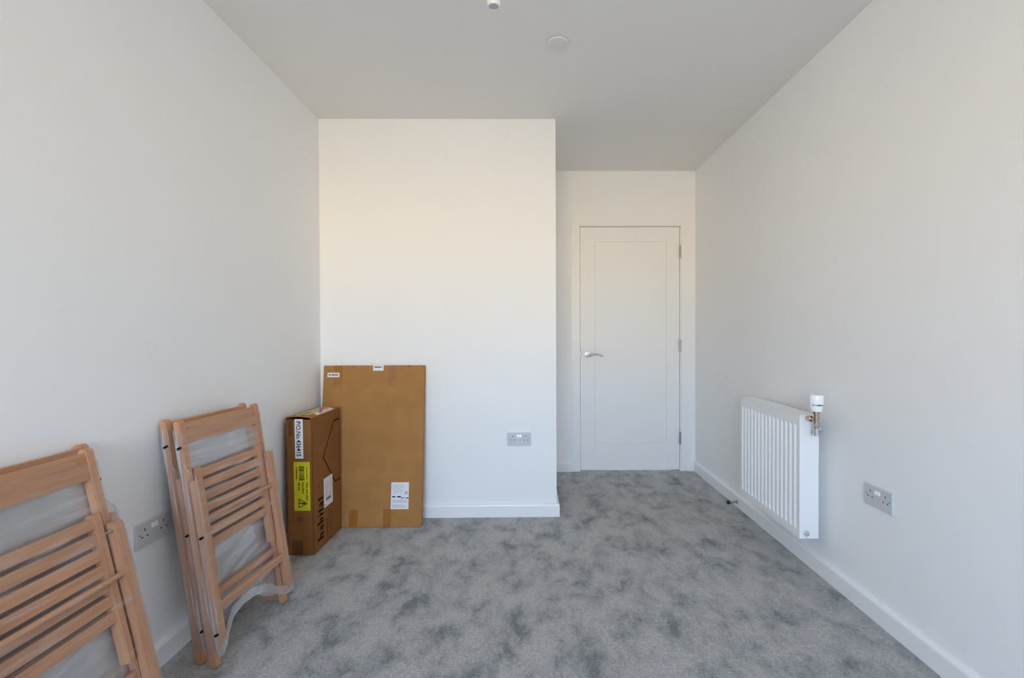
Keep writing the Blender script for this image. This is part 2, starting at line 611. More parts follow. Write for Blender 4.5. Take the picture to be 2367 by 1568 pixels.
obj('handle_rose', bm, M['chrome'], hd, smooth=True)
bm = B()
pts, rad = [], []
for k in range(15):
    t = k / 14
    pts.append((0.488 + 0.125 * t, yd0 - 0.046 + 0.010 * math.sin(t * PI * 0.5), hz - 0.009 + 0.016 * math.sin(t * PI * 0.95) - 0.004 * t))
    rad.append(0.0105 - 0.0032 * math.sin(min(1, t * 1.1) * PI * 0.5))
tube(bm, pts, rad, 18, 0.75)
obj('handle_lever', bm, M['chrome'], hd, smooth=True)
one('latch_plate', M['steel'], door, (DX0 - 0.0065, DX0 + 0.001, YF - 0.006, YF + 0.02, hz - 0.022, hz + 0.026), 0.0015)
for z in (1.785, 1.022, 0.266):
    bm = B()
    box(bm, DX1 - 0.001, DX1 + 0.004, YF - 0.002, YF + 0.02, z - 0.05, z + 0.05)
    for k in range(5):
        cyl(bm, (DX1 + 0.003, YF - 0.005, z - 0.05 + 0.0202 * k), (DX1 + 0.003, YF - 0.005, z - 0.05 + 0.0202 * k + 0.0192), 0.0065, n=16)
    obj('hinge', bm, M['steel'], door, smooth=True)


# ---------------------------------------------------------------- flat print helpers
def frame_map(O, ex, ey, nrm):
    O, ex, ey, nrm = Vector(O), Vector(ex), Vector(ey), Vector(nrm)
    return lambda u, v, h: O + ex * u + ey * v + nrm * h


def rects(name, m, parent, fm, rs, h=0.0004, base=0.0, label=None):
    bm = B()
    for (u0, v0, u1, v1) in rs:
        prism(bm, [(u0, v0), (u1, v0), (u1, v1), (u0, v1)], fm, base, base + h)
    return obj(name, bm, m, parent, label=label, kind='stuff' if name in ('label_print', 'barcode', 'small_print') else None)


def stroke(bm, fm, pts, w, h0, h1):
    for (x0, y0), (x1, y1) in zip(pts, pts[1:]):
        dx, dy = x1 - x0, y1 - y0
        L = math.hypot(dx, dy)
        ux, uy = dx / L, dy / L
        nx, ny = -uy * w / 2, ux * w / 2
        ex_, ey_ = ux * w / 2 * 0.7, uy * w / 2 * 0.7
        prism(bm, [(x0 - ex_ + nx, y0 - ey_ + ny), (x0 - ex_ - nx, y0 - ey_ - ny), (x1 + ex_ - nx, y1 + ey_ - ny), (x1 + ex_ + nx, y1 + ey_ + ny)], fm, h0, h1)


def lettering(name, txt, m, parent, fm, u, v, du, dv, size, base, fit=None, bold=0.0):
    """txt runs along (du) with its top towards (dv); both are 2D unit vectors in the face frame"""
    cu = bpy.data.curves.new('tmp', 'FONT')
    cu.body = txt
    cu.size = size
    cu.offset = bold
    cu.resolution_u = 3
    to = bpy.data.objects.new('tmp', cu)
    COL.objects.link(to)
    bpy.context.view_layer.update()
    me = bpy.data.meshes.new_from_object(to.evaluated_get(bpy.context.evaluated_depsgraph_get()))
    bpy.data.objects.remove(to)
    w = max(vv.co.x for vv in me.vertices)
    k = fit / w if fit else 1.0
    for vv in me.vertices:
        x, y = vv.co.x * k, vv.co.y
        vv.co = fm(u + du[0] * x + dv[0] * y, v + du[1] * x + dv[1] * y, base)
    bm = B()
    bm.from_mesh(me)
    bpy.data.meshes.remove(me)
    r = bmesh.ops.extrude_face_region(bm, geom=bm.faces[:])
    n0 = fm(0, 0, 0.0003) - fm(0, 0, 0)
    for gme in r['geom']:
        if isinstance(gme, bmesh.types.BMVert):
            gme.co += n0
    return obj(name, bm, m, parent)


def barcode(rng, u0, v0, u1, v1, along_u=True, dens=0.0009):
    rs, p = [], (u0 if along_u else v0)
    end = u1 if along_u else v1
    while p < end:
        w = dens * rng.choice((1, 1, 2, 3))
        q = min(end, p + w)
        rs.append((p, v0, q, v1) if along_u else (u0, p, u1, q))
        p = q + dens * rng.choice((1, 1, 2))
    return rs


def dashes(rng, u0, v0, u1, v1, rows, along_u=True, fill=0.5):
    """rows of broken dashes: print too small to read"""
    rs = []
    if along_u:
        st = (v1 - v0) / rows
        for r in range(rows):
            y = v0 + st * (r + 0.25)
            x = u0
            while x < u1 - 0.002:
                w = rng.uniform(0.003, 0.009)
                rs.append((x, y, min(u1, x + w), y + st * fill))
                x += w + rng.uniform(0.0012, 0.0022)
                if rng.random() < 0.08:
                    break
    else:
        st = (u1 - u0) / rows
        for r in range(rows):
            x = u0 + st * (r + 0.25)
            y = v0
            while y < v1 - 0.002:
                w = rng.uniform(0.003, 0.009)
                rs.append((x, y, x + st * fill, min(v1, y + w)))
                y += w + rng.uniform(0.0012, 0.0022)
    return rs


rng = random.Random(7)

# ---------------------------------------------------------------- tall flat carton against the back wall
lean = math.atan2(0.117, 0.925)
rot = Matrix(((1, 0, 0), (0, math.cos(lean), math.sin(lean)), (0, -math.sin(lean), math.cos(lean)))).transposed().transposed()
BW, BH, BT = 0.607, 0.943, 0.034
rootb = empty('flat_cardboard_carton', (-1.229, 2.768, 0.002), Matrix.Rotation(-lean, 3, 'X'))
tag(rootb, 'tall flat cardboard carton leaning against the back wall behind the smaller box', 'carton')
c = 0.016
bm = B()
outline = [(0, 0), (BW - c, 0), (BW - 0.005, 0.004), (BW, c), (BW, BH), (0, BH)]
prism(bm, outline, lambda u, v, h: Vector((u, h, v)), 0.0, BT)
bmesh.ops.bevel(bm, geom=[e_ for e_ in bm.edges if e_.calc_length() > 0.1], offset=0.0018, segments=2, affect='EDGES')
obj('carton_body', bm, M['card'], rootb)
fb = frame_map((0, 0, 0), (1, 0, 0), (0, 0, 1), (0, -1, 0))
rects('fold_crease', M['crease'], rootb, fb, [(0.1605, 0.004, 0.1635, BH - 0.03)], 0.0006)
rects('fold_crease', M['crease'], rootb, fb, [(0.148, 0.004, 0.1495, 0.30)], 0.0005)
for r_ in ((0.066, 0.828, 0.113, BH), (0.392, 0.818, 0.438, BH), (0.187, 0.0, 0.236, 0.098), (0.384, 0.0, 0.430, 0.104)):
    rects('parcel_tape', M['tape'], rootb, fb, [r_], 0.0005, 0.0002)
for r_ in ((0.178, BH - 0.014, 0.182, BH - 0.001), (0.508, BH - 0.008, 0.526, BH - 0.001), (0.597, BH - 0.022, 0.6, BH - 0.001), (0.002, BH - 0.03, 0.0035, BH - 0.001)):
    rects('slot', M['tape_dark'], rootb, fb, [r_], 0.0004)
rects('paper_label', M['label'], rootb, fb, [(0.0245, 0.873, 0.0960, 0.900)], 0.0004, 0.0009)
rects('label_print', M['print'], rootb, fb, barcode(rng, 0.032, 0.8815, 0.086, 0.8925, True, 0.0012), 0.0002, 0.0013)
rects('paper_label', M['label'], rootb, fb, [(0.297, 0.911, 0.360, BH)], 0.0004, 0.0009)
rects('label_print', M['print'], rootb, fb, dashes(rng, 0.305, 0.926, 0.348, 0.938, 1, True, 0.6), 0.0002, 0.0013)
lab = rects('paper_label', M['label'], rootb, fb, [(0.4265, 0.101, 0.5300, 0.254)], 0.0004, 0.0009)
rects('label_print', M['print'], lab, fb, [(0.434, 0.168, 0.449, 0.175), (0.464, 0.168, 0.484, 0.175), (0.486, 0.162, 0.497, 0.167), (0.518, 0.162, 0.529, 0.1675), (0.449, 0.1705, 0.464, 0.1725), (0.497, 0.1635, 0.518, 0.1655)], 0.0002, 0.0013)
rects('label_print', M['faint'], lab, fb, dashes(rng, 0.436, 0.186, 0.500, 0.244, 8, True, 0.32) + dashes(rng, 0.436, 0.110, 0.522, 0.156, 5, True, 0.42) + [(0.507, 0.186, 0.512, 0.202), (0.513, 0.186, 0.523, 0.201)], 0.0002, 0.0013)

# ---------------------------------------------------------------- smaller upright carton
a2, yw2 = math.radians(1.9), math.radians(-1.3)
SW, SD, SH = 0.133, 0.336, 0.698
rots = Matrix.Rotation(yw2, 3, 'Z')
roots = empty('upright_cardboard_box', (-1.223, 2.427, 0.002), rots)
tag(roots, 'narrow brown cardboard box with yellow warning label standing in the corner', 'box')
th = 0.004
bm = B()
box(bm, 0, SW, 0, th, 0, SH - 0.011, 0.001)
box(bm, 0, SW, SD - th, SD, 0, SH - 0.003, 0.001)
box(bm, 0, th, 0, SD, 0, SH - 0.003, 0.001)
box(bm, SW - th, SW, 0.0, SD, 0, SH - 0.002, 0.001)
box(bm, 0.001, SW - 0.001, 0.001, SD - 0.001, 0, 0.006)
obj('carton_body', bm, M['card_dark'], roots)
# top flap, its front edge lifted so a dark gap shows
bm = B()
NU, NV = 8, 10
top = []
for iz in (0, 1):
    L = []
    for iu in range(NU + 1):
        for iv in range(NV + 1):
            u = SW * iu / NU
            v = SD * iv / NV - 0.0
            lift = 0.0075 * math.exp(-v / 0.05) * (0.35 + math.sin(PI * min(1, (iu + 0.5) / NU)) * 0.75) - 0.001
            if iu == NU:
                lift = 0
            L.append(bm.verts.new((u, v, SH - 0.004 + lift + 0.0035 * iz)))
    top.append(L)
for iz in (0, 1):
    for iu in range(NU):
        for iv in range(NV):
            i = iu * (NV + 1) + iv
            bm.faces.new([top[iz][k] for k in (i, i + 1, i + NV + 2, i + NV + 1)])
for iu in range(NU):
    for iv in (0, NV):
        i, j = iu * (NV + 1) + iv, (iu + 1) * (NV + 1) + iv
        bm.faces.new((top[0][i], top[0][j], top[1][j], top[1][i]))
for iv in range(NV):
    for iu in (0, NU):
        i = iu * (NV + 1) + iv
        bm.faces.new((top[0][i], top[0][i + 1], top[1][i + 1], top[1][i]))
flap = obj('top_flap', bm, M['card'], roots)
ft = frame_map((0, 0, SH + 0.0002), (1, 0, 0), (0, 1, 0), (0, 0, 1))
bm = B()
prism(bm, [(0.018, 0.05), (0.062, 0.045), (0.088, 0.11), (0.088, 0.345), (0.018, 0.352)], ft, 0, 0.0005)
obj('yellow_tape', bm, M['paleyellow'], flap, label='pale yellow tape on top of the box')
bm = B()
prism(bm, [(0.090, 0.118), (0.1325, 0.068), (0.1325, 0.270), (0.090, 0.325)], ft, 0, 0.0006)
obj('paper_label', bm, M['label'], flap)
rects('label_print', M['faint'], flap, ft, [(0.100, 0.13 + 0.016 * k, 0.124, 0.136 + 0.016 * k) for k in range(8)], 0.0002, 0.0006)
rects('label_print', M['olive'], flap, ft, [(0.034, 0.07 + 0.012 * k, 0.060, 0.075 + 0.012 * k) for k in range(9)], 0.0002, 0.0005)
bm = B()
prism(bm, [(0.040, 0.300), (0.052, 0.315), (0.108, 0.175), (0.118, 0.140), (0.104, 0.150)], ft, 0.0006, 0.004)
obj('red_tab', bm, M['red'], flap, label='torn red tape tab')

ff = frame_map((0, 0, 0), (1, 0, 0), (0, 0, 1), (0, -1, 0))      # narrow face towards the camera
fl = frame_map((SW, 0, 0), (0, 1, 0), (0, 0, 1), (1, 0, 0))      # long face towards the room
rects('parcel_tape', M['tape_dark'], roots, ff, [(0.022, 0.0, 0.0770, 0.074)], 0.0005, 0.0002)
rects('parcel_tape', M['tape_dark'], roots, ff, [(0.013, 0.602, 0.036, 0.690)], 0.0005, 0.0002)
lab = rects('paper_label', M['label'], roots, ff, [(0.046, 0.4885, 0.0885, 0.6900)], 0.0005, 0.0006, label='white label with black order number')
lettering('label_lettering', 'P/O.No.436415', M['print'], lab, ff, 0.0545, 0.680, (0, -1), (1, 0), 0.033, 0.0012, fit=0.180, bold=0.0004)
lab = rects('warning_label', M['yellow'], roots, ff, [(0.0375, 0.224, 0.1200, 0.4720)], 0.0005, 0.0006, label='yellow warning label')
rects('barcode', M['olive'], lab, ff, barcode(rng, 0.064, 0.378, 0.091, 0.452, False, 0.0016), 0.0002, 0.0012)
rects('label_print', M['olive'], lab, ff, dashes(rng, 0.046, 0.385, 0.056, 0.446, 1, False, 0.55) + dashes(rng, 0.100, 0.385, 0.110, 0.446, 1, False, 0.4), 0.0002, 0.0012)
lettering('label_lettering', 'Take care when', M['olive'], lab, ff, 0.0995, 0.368, (0, -1), (1, 0), 0.016, 0.0012, fit=0.092, bold=0.0003)
lettering('label_lettering', 'handling', M['olive'], lab, ff, 0.079, 0.368, (0, -1), (1, 0), 0.016, 0.0012, fit=0.058, bold=0.0003)
lettering('label_lettering', '48 kgs', M['olive'], lab, ff, 0.0585, 0.368, (0, -1), (1, 0), 0.016, 0.0012, fit=0.042, bold=0.0003)
bm = B()
stroke(bm, ff, [(0.061, 0.2395), (0.061, 0.283), (0.104, 0.261), (0.061, 0.2395)], 0.0035, 0.0011, 0.0014)
stroke(bm, ff, [(0.063, 0.261), (0.078, 0.261)], 0.004, 0.0011, 0.0014)
stroke(bm, ff, [(0.082, 0.261), (0.092, 0.261)], 0.009, 0.0011, 0.0014)
stroke(bm, ff, [(0.078, 0.255), (0.066, 0.270)], 0.003, 0.0011, 0.0014)
obj('warning_triangle', bm, M['olive'], lab)
bm = B()
stroke(bm, ff, [(0.060, 0.172), (0.076, 0.172), (0.076, 0.188), (0.060, 0.188), (0.060, 0.172)], 0.003, 0.0, 0.0003)
stroke(bm, ff, [(0.050, 0.166), (0.050, 0.192)], 0.0012, 0.0, 0.0003)
obj('box_symbol', bm, M['brownprint'], roots)

# half hexagon printed across the long face
bm = B()
stroke(bm, fl, [(SD, 0.634), (0.262, 0.632), (0.124, 0.462), (0.268, 0.290), (SD - 0.001, 0.2895)], 0.0065, 0.0, 0.0004)
obj('hexagon_outline', bm, M['print'], roots)
lab = rects('paper_label', M['label'], roots, fl, [(0.1230, 0.192, 0.2300, 0.3455)], 0.0005, 0.0005, label='white shipping label')
rects('label_print', M['faint'], lab, fl, dashes(rng, 0.193, 0.235, 0.216, 0.335, 2, False, 0.4) + dashes(rng, 0.138, 0.245, 0.183, 0.330, 3, False, 0.3), 0.0002, 0.0011)
rects('barcode', M['print'], lab, fl, [(0.146, 0.222 + 0.0024 * k, 0.203, 0.2234 + 0.0024 * k) for k in range(7)], 0.0002, 0.0011)
rects('label_print', M['print'], lab, fl, [(0.130, 0.201, 0.138, 0.206), (0.148, 0.2015, 0.153, 0.206)], 0.0002, 0.0011)

# large serif wordmark read from the bottom up: letters built from stems, hairlines and bowls.
# letter frame: x along the word (up the box), y towards the front edge (ascender direction)
bm = B()
BASE = 0.111


def fw(x, y, h):
    return fl(BASE - y, x, h)


def R(x0, y0, x1, y1):
    prism(bm, [(x0, y0), (x1, y0), (x1, y1), (x0, y1)], fw, 0.0, 0.0004)


def arc(cx, cy, rx, ry, t0, t1, wv, wh, n=14):
    """stroke whose thickness is wv on the upright parts and wh on the level parts"""
    o_, i_ = [], []
    for k in range(n + 1):
        t = math.radians(t0 + (t1 - t0) * k / n)
        cs, sn = math.cos(t), math.sin(t)
        o_.append((cx + rx * cs, cy + ry * sn))
        i_.append((cx + (rx - wv) * cs, cy + (ry - wh) * sn))
    for k in range(n):
        prism(bm, [o_[k], o_[k + 1], i_[k + 1], i_[k]], fw, 0.0, 0.0004)


XH, AS, ST, HR = 0.043, 0.067, 0.0108, 0.0022


def l_h(x):
    R(x + 0.003, 0, x + 0.003 + ST, AS)
    R(x - 0.001, 0, x + 0.0155, HR); R(x - 0.001, AS - HR, x + 0.006, AS)
    arc(x + 0.0195, XH - 0.012, 0.0125, 0.012, 0, 165, ST, 0.003)
    R(x + 0.0235, 0, x + 0.0235 + ST, XH - 0.011); R(x + 0.0205, 0, x + 0.036, HR)
    return 0.0385


def l_a(x):
    arc(x + 0.0115, XH - 0.012, 0.0120, 0.012, 0, 165, ST, 0.003)
    R(x + 0.0150, 0.003, x + 0.0150 + ST, XH - 0.011); R(x + 0.0185, 0, x + 0.028, HR * 1.4)
    arc(x + 0.0105, 0.0125, 0.0105, 0.0128, 70, 300, ST, 0.003)
    return 0.0295


def l_b(x):
    R(x + 0.003, 0, x + 0.003 + ST, AS); R(x - 0.001, AS - HR, x + 0.006, AS)
    arc(x + 0.0165, XH / 2, 0.0155, XH / 2, -125, 125, ST, 0.003)
    return 0.0345


def l_i(x):
    R(x + 0.003, 0, x + 0.003 + ST, XH)
    R(x - 0.001, 0, x + 0.0155, HR); R(x - 0.001, XH - HR, x + 0.006, XH)
    arc(x + 0.0072, XH + 0.016, 0.0052, 0.0052, 0, 360, 0.0051, 0.0051)
    return 0.0175


def l_t(x):
    R(x + 0.005, 0.006, x + 0.005 + ST, XH + 0.012)
    R(x - 0.001, XH - HR, x + 0.018, XH)
    arc(x + 0.0135, 0.0085, 0.0085, 0.0085, 180, 320, ST * 0.8, 0.0025)
    return 0.0205


word = (l_h, l_a, l_b, l_i, l_t, l_a, l_t)
x = 0.043
xs = []
for fn in word:
    x += fn(x) * 1.18 if False else fn(x) * 1.19
obj('wordmark', bm, M['print'], roots)
xe = x
bm = B()
k_ = 20
for r_o, r_i in ((0.0085, 0.0070),):
    for k in range(k_):
        t0, t1 = 2 * PI * k / k_, 2 * PI * (k + 1) / k_
        prism(bm, [(0.050 - 0 + 0.018 + r_o * math.cos(t0), 0.328 + r_o * math.sin(t0)), (0.068 + r_o * math.cos(t1), 0.328 + r_o * math.sin(t1)), (0.068 + r_i * math.cos(t1), 0.328 + r_i * math.sin(t1)), (0.068 + r_i * math.cos(t0), 0.328 + r_i * math.sin(t0))], fl, 0, 0.0003)
obj('registered_mark', bm, M['brownprint'], roots)
lettering('registered_letter', 'R', M['brownprint'], roots, fl, 0.0715, 0.3245, (0, 1), (-1, 0), 0.011, 0.0001)
rects('small_print', M['print'], roots, fl, dashes(rng, 0.148, 0.040, 0.158, 0.124, 1, False, 0.5), 0.0003)
rects('small_print', M['brownprint'], roots, fl, dashes(rng, 0.178, 0.042, 0.190, 0.172, 1, False, 0.35) + dashes(rng, 0.205, 0.044, 0.217, 0.166, 1, False, 0.35), 0.0003)
# the carton has racked slightly: its top has slumped towards the wall and the tall carton
def rack(o):
    for ch in o.children:
        for v_ in ch.data.vertices:
            v_.co.x -= 0.033 * v_.co.z
            v_.co.y += 0.043 * v_.co.z
        rack(ch)


rack(roots)

# ---------------------------------------------------------------- folding chairs
WA, HA = 0.208, 0.844
RLO, RHI = 0.761, 0.834
HB, BB, NB = 0.637, 0.056, 0.033
WS, HS, S7 = 0.1515, 0.665, 0.385
ROD, XT, XB = 0.498, 0.209, 0.181
PW = 0.026


def rounded_post(bm, n0, n1, w0, w1, s0, s1, round_top=0.010, cham_bot=0.0, slant=0.0):
    """upright bar, its top rounded in the (n, s) plane, its foot optionally cut on the slant"""
    prof = []
    k = 6
    r = min(round_top, (n1 - n0) / 2)
    for i in range(k + 1):
        t = PI / 2 * i / k
        prof.append((n1 - r + r * math.cos(t), s1 - r + r * math.sin(t)))
    for i in range(k + 1):
        t = PI / 2 + PI / 2 * i / k
        prof.append((n0 + r + r * math.cos(t), s1 - r + r * math.sin(t)))
    prof += [(n0, s0 + slant), (n0 + cham_bot, s0), (n1 - cham_bot, s0), (n1, s0 + cham_bot)] if cham_bot else [(n0, s0 + slant), (n1, s0)]
    t_ = bmesh.new()
    prism(t_, prof, lambda u, v, h: Vector((u, h, v)), w0, w1)
    bmesh.ops.recalc_face_normals(t_, faces=t_.faces[:])
    bmesh.ops.bevel(t_, geom=[e_ for e_ in t_.edges if abs(e_.verts[0].co.y - e_.verts[1].co.y) < 1e-6], offset=0.0022, segments=2, affect='EDGES')
    me = bpy.data.meshes.new('tmp')
    t_.to_mesh(me)
    t_.free()
    bm.from_mesh(me)
    bpy.data.meshes.remove(me)


def film_wrap():
    from mathutils import noise
    bm = B()
    NA, NS = 132, 110
    wq, nb_ = WA + 0.0022, -0.027

    def n_front(s):
        t = min(1, max(0, (s - (HB + 0.004)) / 0.05))
        t = t * t * (3 - 2 * t)
        return (NB + 0.003) * (1 - t) + 0.004 * t

    def bottom(w):
        # measured edge of the film: hangs in an arch between the legs
        P = [(-0.215, 0.035), (-0.19, 0.07), (-0.175, 0.100), (-0.146, 0.136), (-0.091, 0.150), (-0.033, 0.146), (0.026, 0.129), (0.065, 0.108), (0.103, 0.076), (0.15, 0.052), (0.215, 0.045)]
        for (a0, b0), (a1, b1) in zip(P, P[1:]):
            if w <= a1:
                t = (w - a0) / (a1 - a0)
                return b0 + (b1 - b0) * max(0, t)
        return 0.045

    def top(w):
        return 0.822 + 0.016 * noise.noise((w * 9, 3.1, 0)) - 0.012 * (w > 0.15) - 0.02 * max(0, -w - 0.16) * 10

    rows = []
    for j in range(NS + 1):
        v = j / NS
        ring = []
        for i in range(NA):
            a = i / NA
            # perimeter: front (0-0.44), +w side (0.44-0.5), back (0.5-0.94), -w side (0.94-1)
            if a < 0.44:
                w = -wq + 2 * wq * a / 0.44
                side = 0
                q = 0
            elif a < 0.5:
                w, side, q = wq, 1, (a - 0.44) / 0.06
            elif a < 0.94:
                w = wq - 2 * wq * (a - 0.5) / 0.44
                side, q = 2, 0
            else:
                w, side, q = -wq, 3, (a - 0.94) / 0.06
            b0, t0 = bottom(w), top(w)
            s = b0 + (t0 - b0) * v
            nf = n_front(s)
            n_ = {0: nf, 1: nf + (nb_ - nf) * q, 2: nb_, 3: nb_ + (nf - nb_) * q}[side]
            # tension creases fanning in from the right-hand leg, finer folds down the sides
            if side in (0, 2):
                edge = 1 - (abs(w) / wq) ** 6
                cr = noise.noise(((s - 0.30 * w) * 34, w * 3.0, 1.7 + side))
                cr2 = noise.noise(((s - 0.55 * w) * 80, w * 6.0, 9.2))
                low = 0.35 + 0.65 * max(0, 1 - abs(s - 0.27) / 0.30)
                d = edge * (0.0036 * cr + 0.0014 * cr2) * low
                n_ += (-0.0022 if side == 0 else 0.0022) * max(0, (abs(w) - wq + 0.0085) / 0.0085) ** 2
                if side == 0:
                    inside = abs(w) < 0.14 and (s < S7 - 0.02 or s > HS + 0.01)
                    sag = edge * edge * (0.010 if inside and s < 0.4 else (0.0 if not inside else 0.002))
                    sag *= max(0, min(1, (0.14 - abs(w)) / 0.08))
                    if s < 0.4:
                        sag *= max(0, min(1, (S7 - 0.02 - s) / 0.06)) * max(0, min(1, (s - XT) / 0.05))
                    n_ += max(-0.0015, d) - sag
                else:
                    n_ += min(0.0015, d)
            else:
                sg = 1 if side == 1 else -1
                cr = noise.noise((s * 7, n_ * 90, 4.0))
                cr2 = noise.noise((s * 20, n_ * 160, 7.0))
                w += sg * max(-0.001, 0.004 * cr + 0.002 * cr2)
            ring.append(bm.verts.new((n_, w, s)))
        rows.append(ring)
    for j, (A, C_) in enumerate(zip(rows, rows[1:])):
        for i in range(NA):
            f_ = bm.faces.new((A[i], A[(i + 1) % NA], C_[(i + 1) % NA], C_[i]))
            a = (i + 0.5) / NA
            f_.material_index = 0 if a < 0.44 else (2 if a < 0.5 or a > 0.94 else 1)
            if j < 5 and a < 0.44:
                f_.material_index = 3
    # gathered hem along the lower edge: a thin rolled lip
    return bm


def make_chair():
    root = empty('folding_chair')
    U, A_ = M['wood_up'], M['wood_across']
    for sg in (-1, 1):
        w0, w1 = sorted((sg * WA, sg * (WA - PW)))
        bm = B()
        rounded_post(bm, -0.024, 0.0, w0, w1, 0.0, HA, 0.012, 0.003)
        obj('back_post', bm, U, root)
        bm = B()
        rounded_post(bm, 0.003, NB, w0, w1, BB, HB, 0.010, 0.007)
        obj('front_leg', bm, U, root)
        w0, w1 = sorted((sg * WS, sg * (WS + 0.022)))
        bm = B()
        rounded_post(bm, -0.016, 0.011, w0, w1, 0.272, HS + 0.008, 0.010, 0.002)
        obj('seat_rail', bm, U, root)
        # bolts: pivot through the front leg into the seat rail, screw heads on the outer faces
        bm = B()
        cyl(bm, (0.015, sg * (WS + 0.018), HB - 0.022), (0.015, sg * (WA - PW + 0.004), HB - 0.022), 0.004, n=12)
        cyl(bm, (0.018, sg * (WA - PW - 0.0025), HB - 0.022), (0.018, sg * (WA - PW + 0.001), HB - 0.022), 0.0055, n=12)
        obj('pivot_bolt', bm, M['steel'], root)
        for n_, s_ in ((-0.011, 0.752), (0.019, 0.442), (0.019, 0.112)):
            bm = B()
            for d_ in (-0.004, 0.0, 0.004):
                cyl(bm, (n_ + d_, sg * (WA - 0.003), s_ + d_ * 0.4), (n_ + d_, sg * (WA + 0.0042), s_ + d_ * 0.4), 0.0042, n=10)
            obj('bolt', bm, M['bolt'], root)
    inner = WA - PW + 0.004
    one('top_rail', A_, root, (-0.018, -0.002, -inner, inner, RLO, RHI), 0.003)
    one('rear_crossbar', A_, root, (-0.020, -0.004, -inner, inner, 0.212, 0.240), 0.003)
    one('front_crossbar', A_, root, (0.008, 0.026, -inner, inner, XB, XT), 0.003)
    bm = B()
    cyl(bm, (0.0195, -inner, ROD), (0.0195, inner, ROD), 0.0078, n=20)
    obj('cross_dowel', bm, A_, root, smooth=True)
    pitch_ = (HS - S7 + 0.008) / 7
    sw = pitch_ - 0.0112
    for k in range(7):
        s1 = HS - k * pitch_
        one('seat_slat', A_, root, (-0.008, 0.0065, -WS - 0.002, WS + 0.002, s1 - sw, s1), 0.0022)
    bm = film_wrap()
    w = obj('plastic_wrap', bm, M['film'], root, label='clear crinkled plastic film around the chair')
    for p in w.data.polygons:
        p.use_smooth = True
    w.data.materials.append(M['film_folded'])
    w.data.materials.append(M['film_side'])
    w.data.materials.append(M['film_hem'])
    bm = B()
    tube(bm, [(v_.co.x, v_.co.y, v_.co.z) for v_ in list(w.data.vertices)[2:57]], 0.0009, 6)
    obj('wrap_hem', bm, M['film_hem'], w, smooth=True)
    return root


def chair_matrix(x0, y0, z0, psi, thn, rho):
    def wd(w, s, n):
        c_, s_ = math.cos(rho), math.sin(rho)
        w, s = c_ * w + s_ * s, -s_ * w + c_ * s
        X = n * math.cos(thn) - s * math.sin(thn)
        Z = n * math.sin(thn) + s * math.cos(thn)
        c_, s_ = math.cos(psi), math.sin(psi)
        return Vector((x0 + c_ * X - s_ * w, y0 + s_ * X + c_ * w, z0 + Z))
    O = wd(0, 0, 0)
    N, W_, S_ = wd(0, 0, 1) - O, wd(1, 0, 0) - O, wd(0, 1, 0) - O
    return Matrix((N, W_, S_)).transposed().to_4x4(), O


chairs = [
    ((-1.0343, 1.8088, 0.0045, -0.0787, 0.1493, 0.0013), 0.0, 0.0, 'folded beech chair in plastic film, front one of the stack beside the cardboard box'),
    ((-1.0343, 1.8088, 0.0045, -0.0787, 0.1493, 0.0013), -0.0615, 0.022, 'folded beech chair in film, rear one of the stack beside the cardboard box'),
    ((-0.9892, 1.0888, 0.0060, 0.0004, 0.2257, 0.0032), 0.0, 0.0, 'folded beech chair in plastic film, front one of the stack nearest the camera'),
    ((-0.9892, 1.0888, 0.0060, 0.0004, 0.2257, 0.0032), -0.0615, 0.055, 'folded beech chair in film, rear one of the stack nearest the camera, against the wall'),
]
proto = make_chair()
for i, (ps, dn, dy, labl) in enumerate(chairs):
    if i == 0:
        r = proto
    else:
        r = proto.copy()
        COL.objects.link(r)
        for ch in list(proto.children):
            cc = ch.copy()
            COL.objects.link(cc)
            cc.parent = r
            for g_ in list(ch.children):
                gg = g_.copy()
                COL.objects.link(gg)
                gg.parent = cc
    Rm, O = chair_matrix(*ps)
    # the rear chair stands parallel, its feet further back on the floor
    off = Vector((dn / math.cos(ps[4]), dy, 0))
    r.matrix_world = Matrix.Translation(O + off) @ Rm
    tag(r, labl, 'chair', 'folded beech chairs wrapped in plastic against the left wall')

# ---------------------------------------------------------------- radiator
RX0, RX1, RY0, RY1, RZ0, RZ1 = 1.246, 1.334, 2.160, 2.764, 0.182, 0.752
rad = empty('radiator', (0, 0, 0))
tag(rad, 'white ribbed panel radiator mounted on the wall above the skirting', 'radiator')
bm = B()
# front panel profile along y: flutes pressed into the sheet, flat bands above and below
NF = 15
y0, y1 = RY0 + 0.016, RY1 - 0.010
pit = (y1 - y0) / NF
prof = [(RY0 + 0.001, 0.0)]
for k in range(NF):
    b_ = y0 + k * pit
    prof += [(b_ + pit * 0.06, 0.0), (b_ + pit * 0.24, 0.0085), (b_ + pit * 0.58, 0.0085), (b_ + pit * 0.76, 0.0)]
prof.append((RY1 - 0.001, 0.0))
zl = [(RZ0 + 0.004, 0), (RZ0 + 0.034, 0), (RZ0 + 0.050, 1), (RZ1 - 0.062, 1), (RZ1 - 0.046, 0), (RZ1 - 0.006, 0)]
grids = [[[bm.verts.new((RX0 + d_ * a_ + tk, y_, z_)) for (y_, d_) in prof] for (z_, a_) in zl] for tk in (0.0, 0.0015)]
for grid in grids:
    for A_, C_ in zip(grid, grid[1:]):
        for k in range(len(prof) - 1):
            bm.faces.new((A_[k], A_[k + 1], C_[k + 1], C_[k]))
g0, g1 = grids
np_ = len(prof)
for k in range(np_ - 1):
    for j in (0, len(zl) - 1):
        bm.faces.new((g0[j][k], g0[j][k + 1], g1[j][k + 1], g1[j][k]))
for j in range(len(zl) - 1):
    for k in (0, np_ - 1):
        bm.faces.new((g0[j][k], g0[j + 1][k], g1[j + 1][k], g1[j][k]))
fp = obj('front_panel', bm, M['rad'], rad)
bm = B()
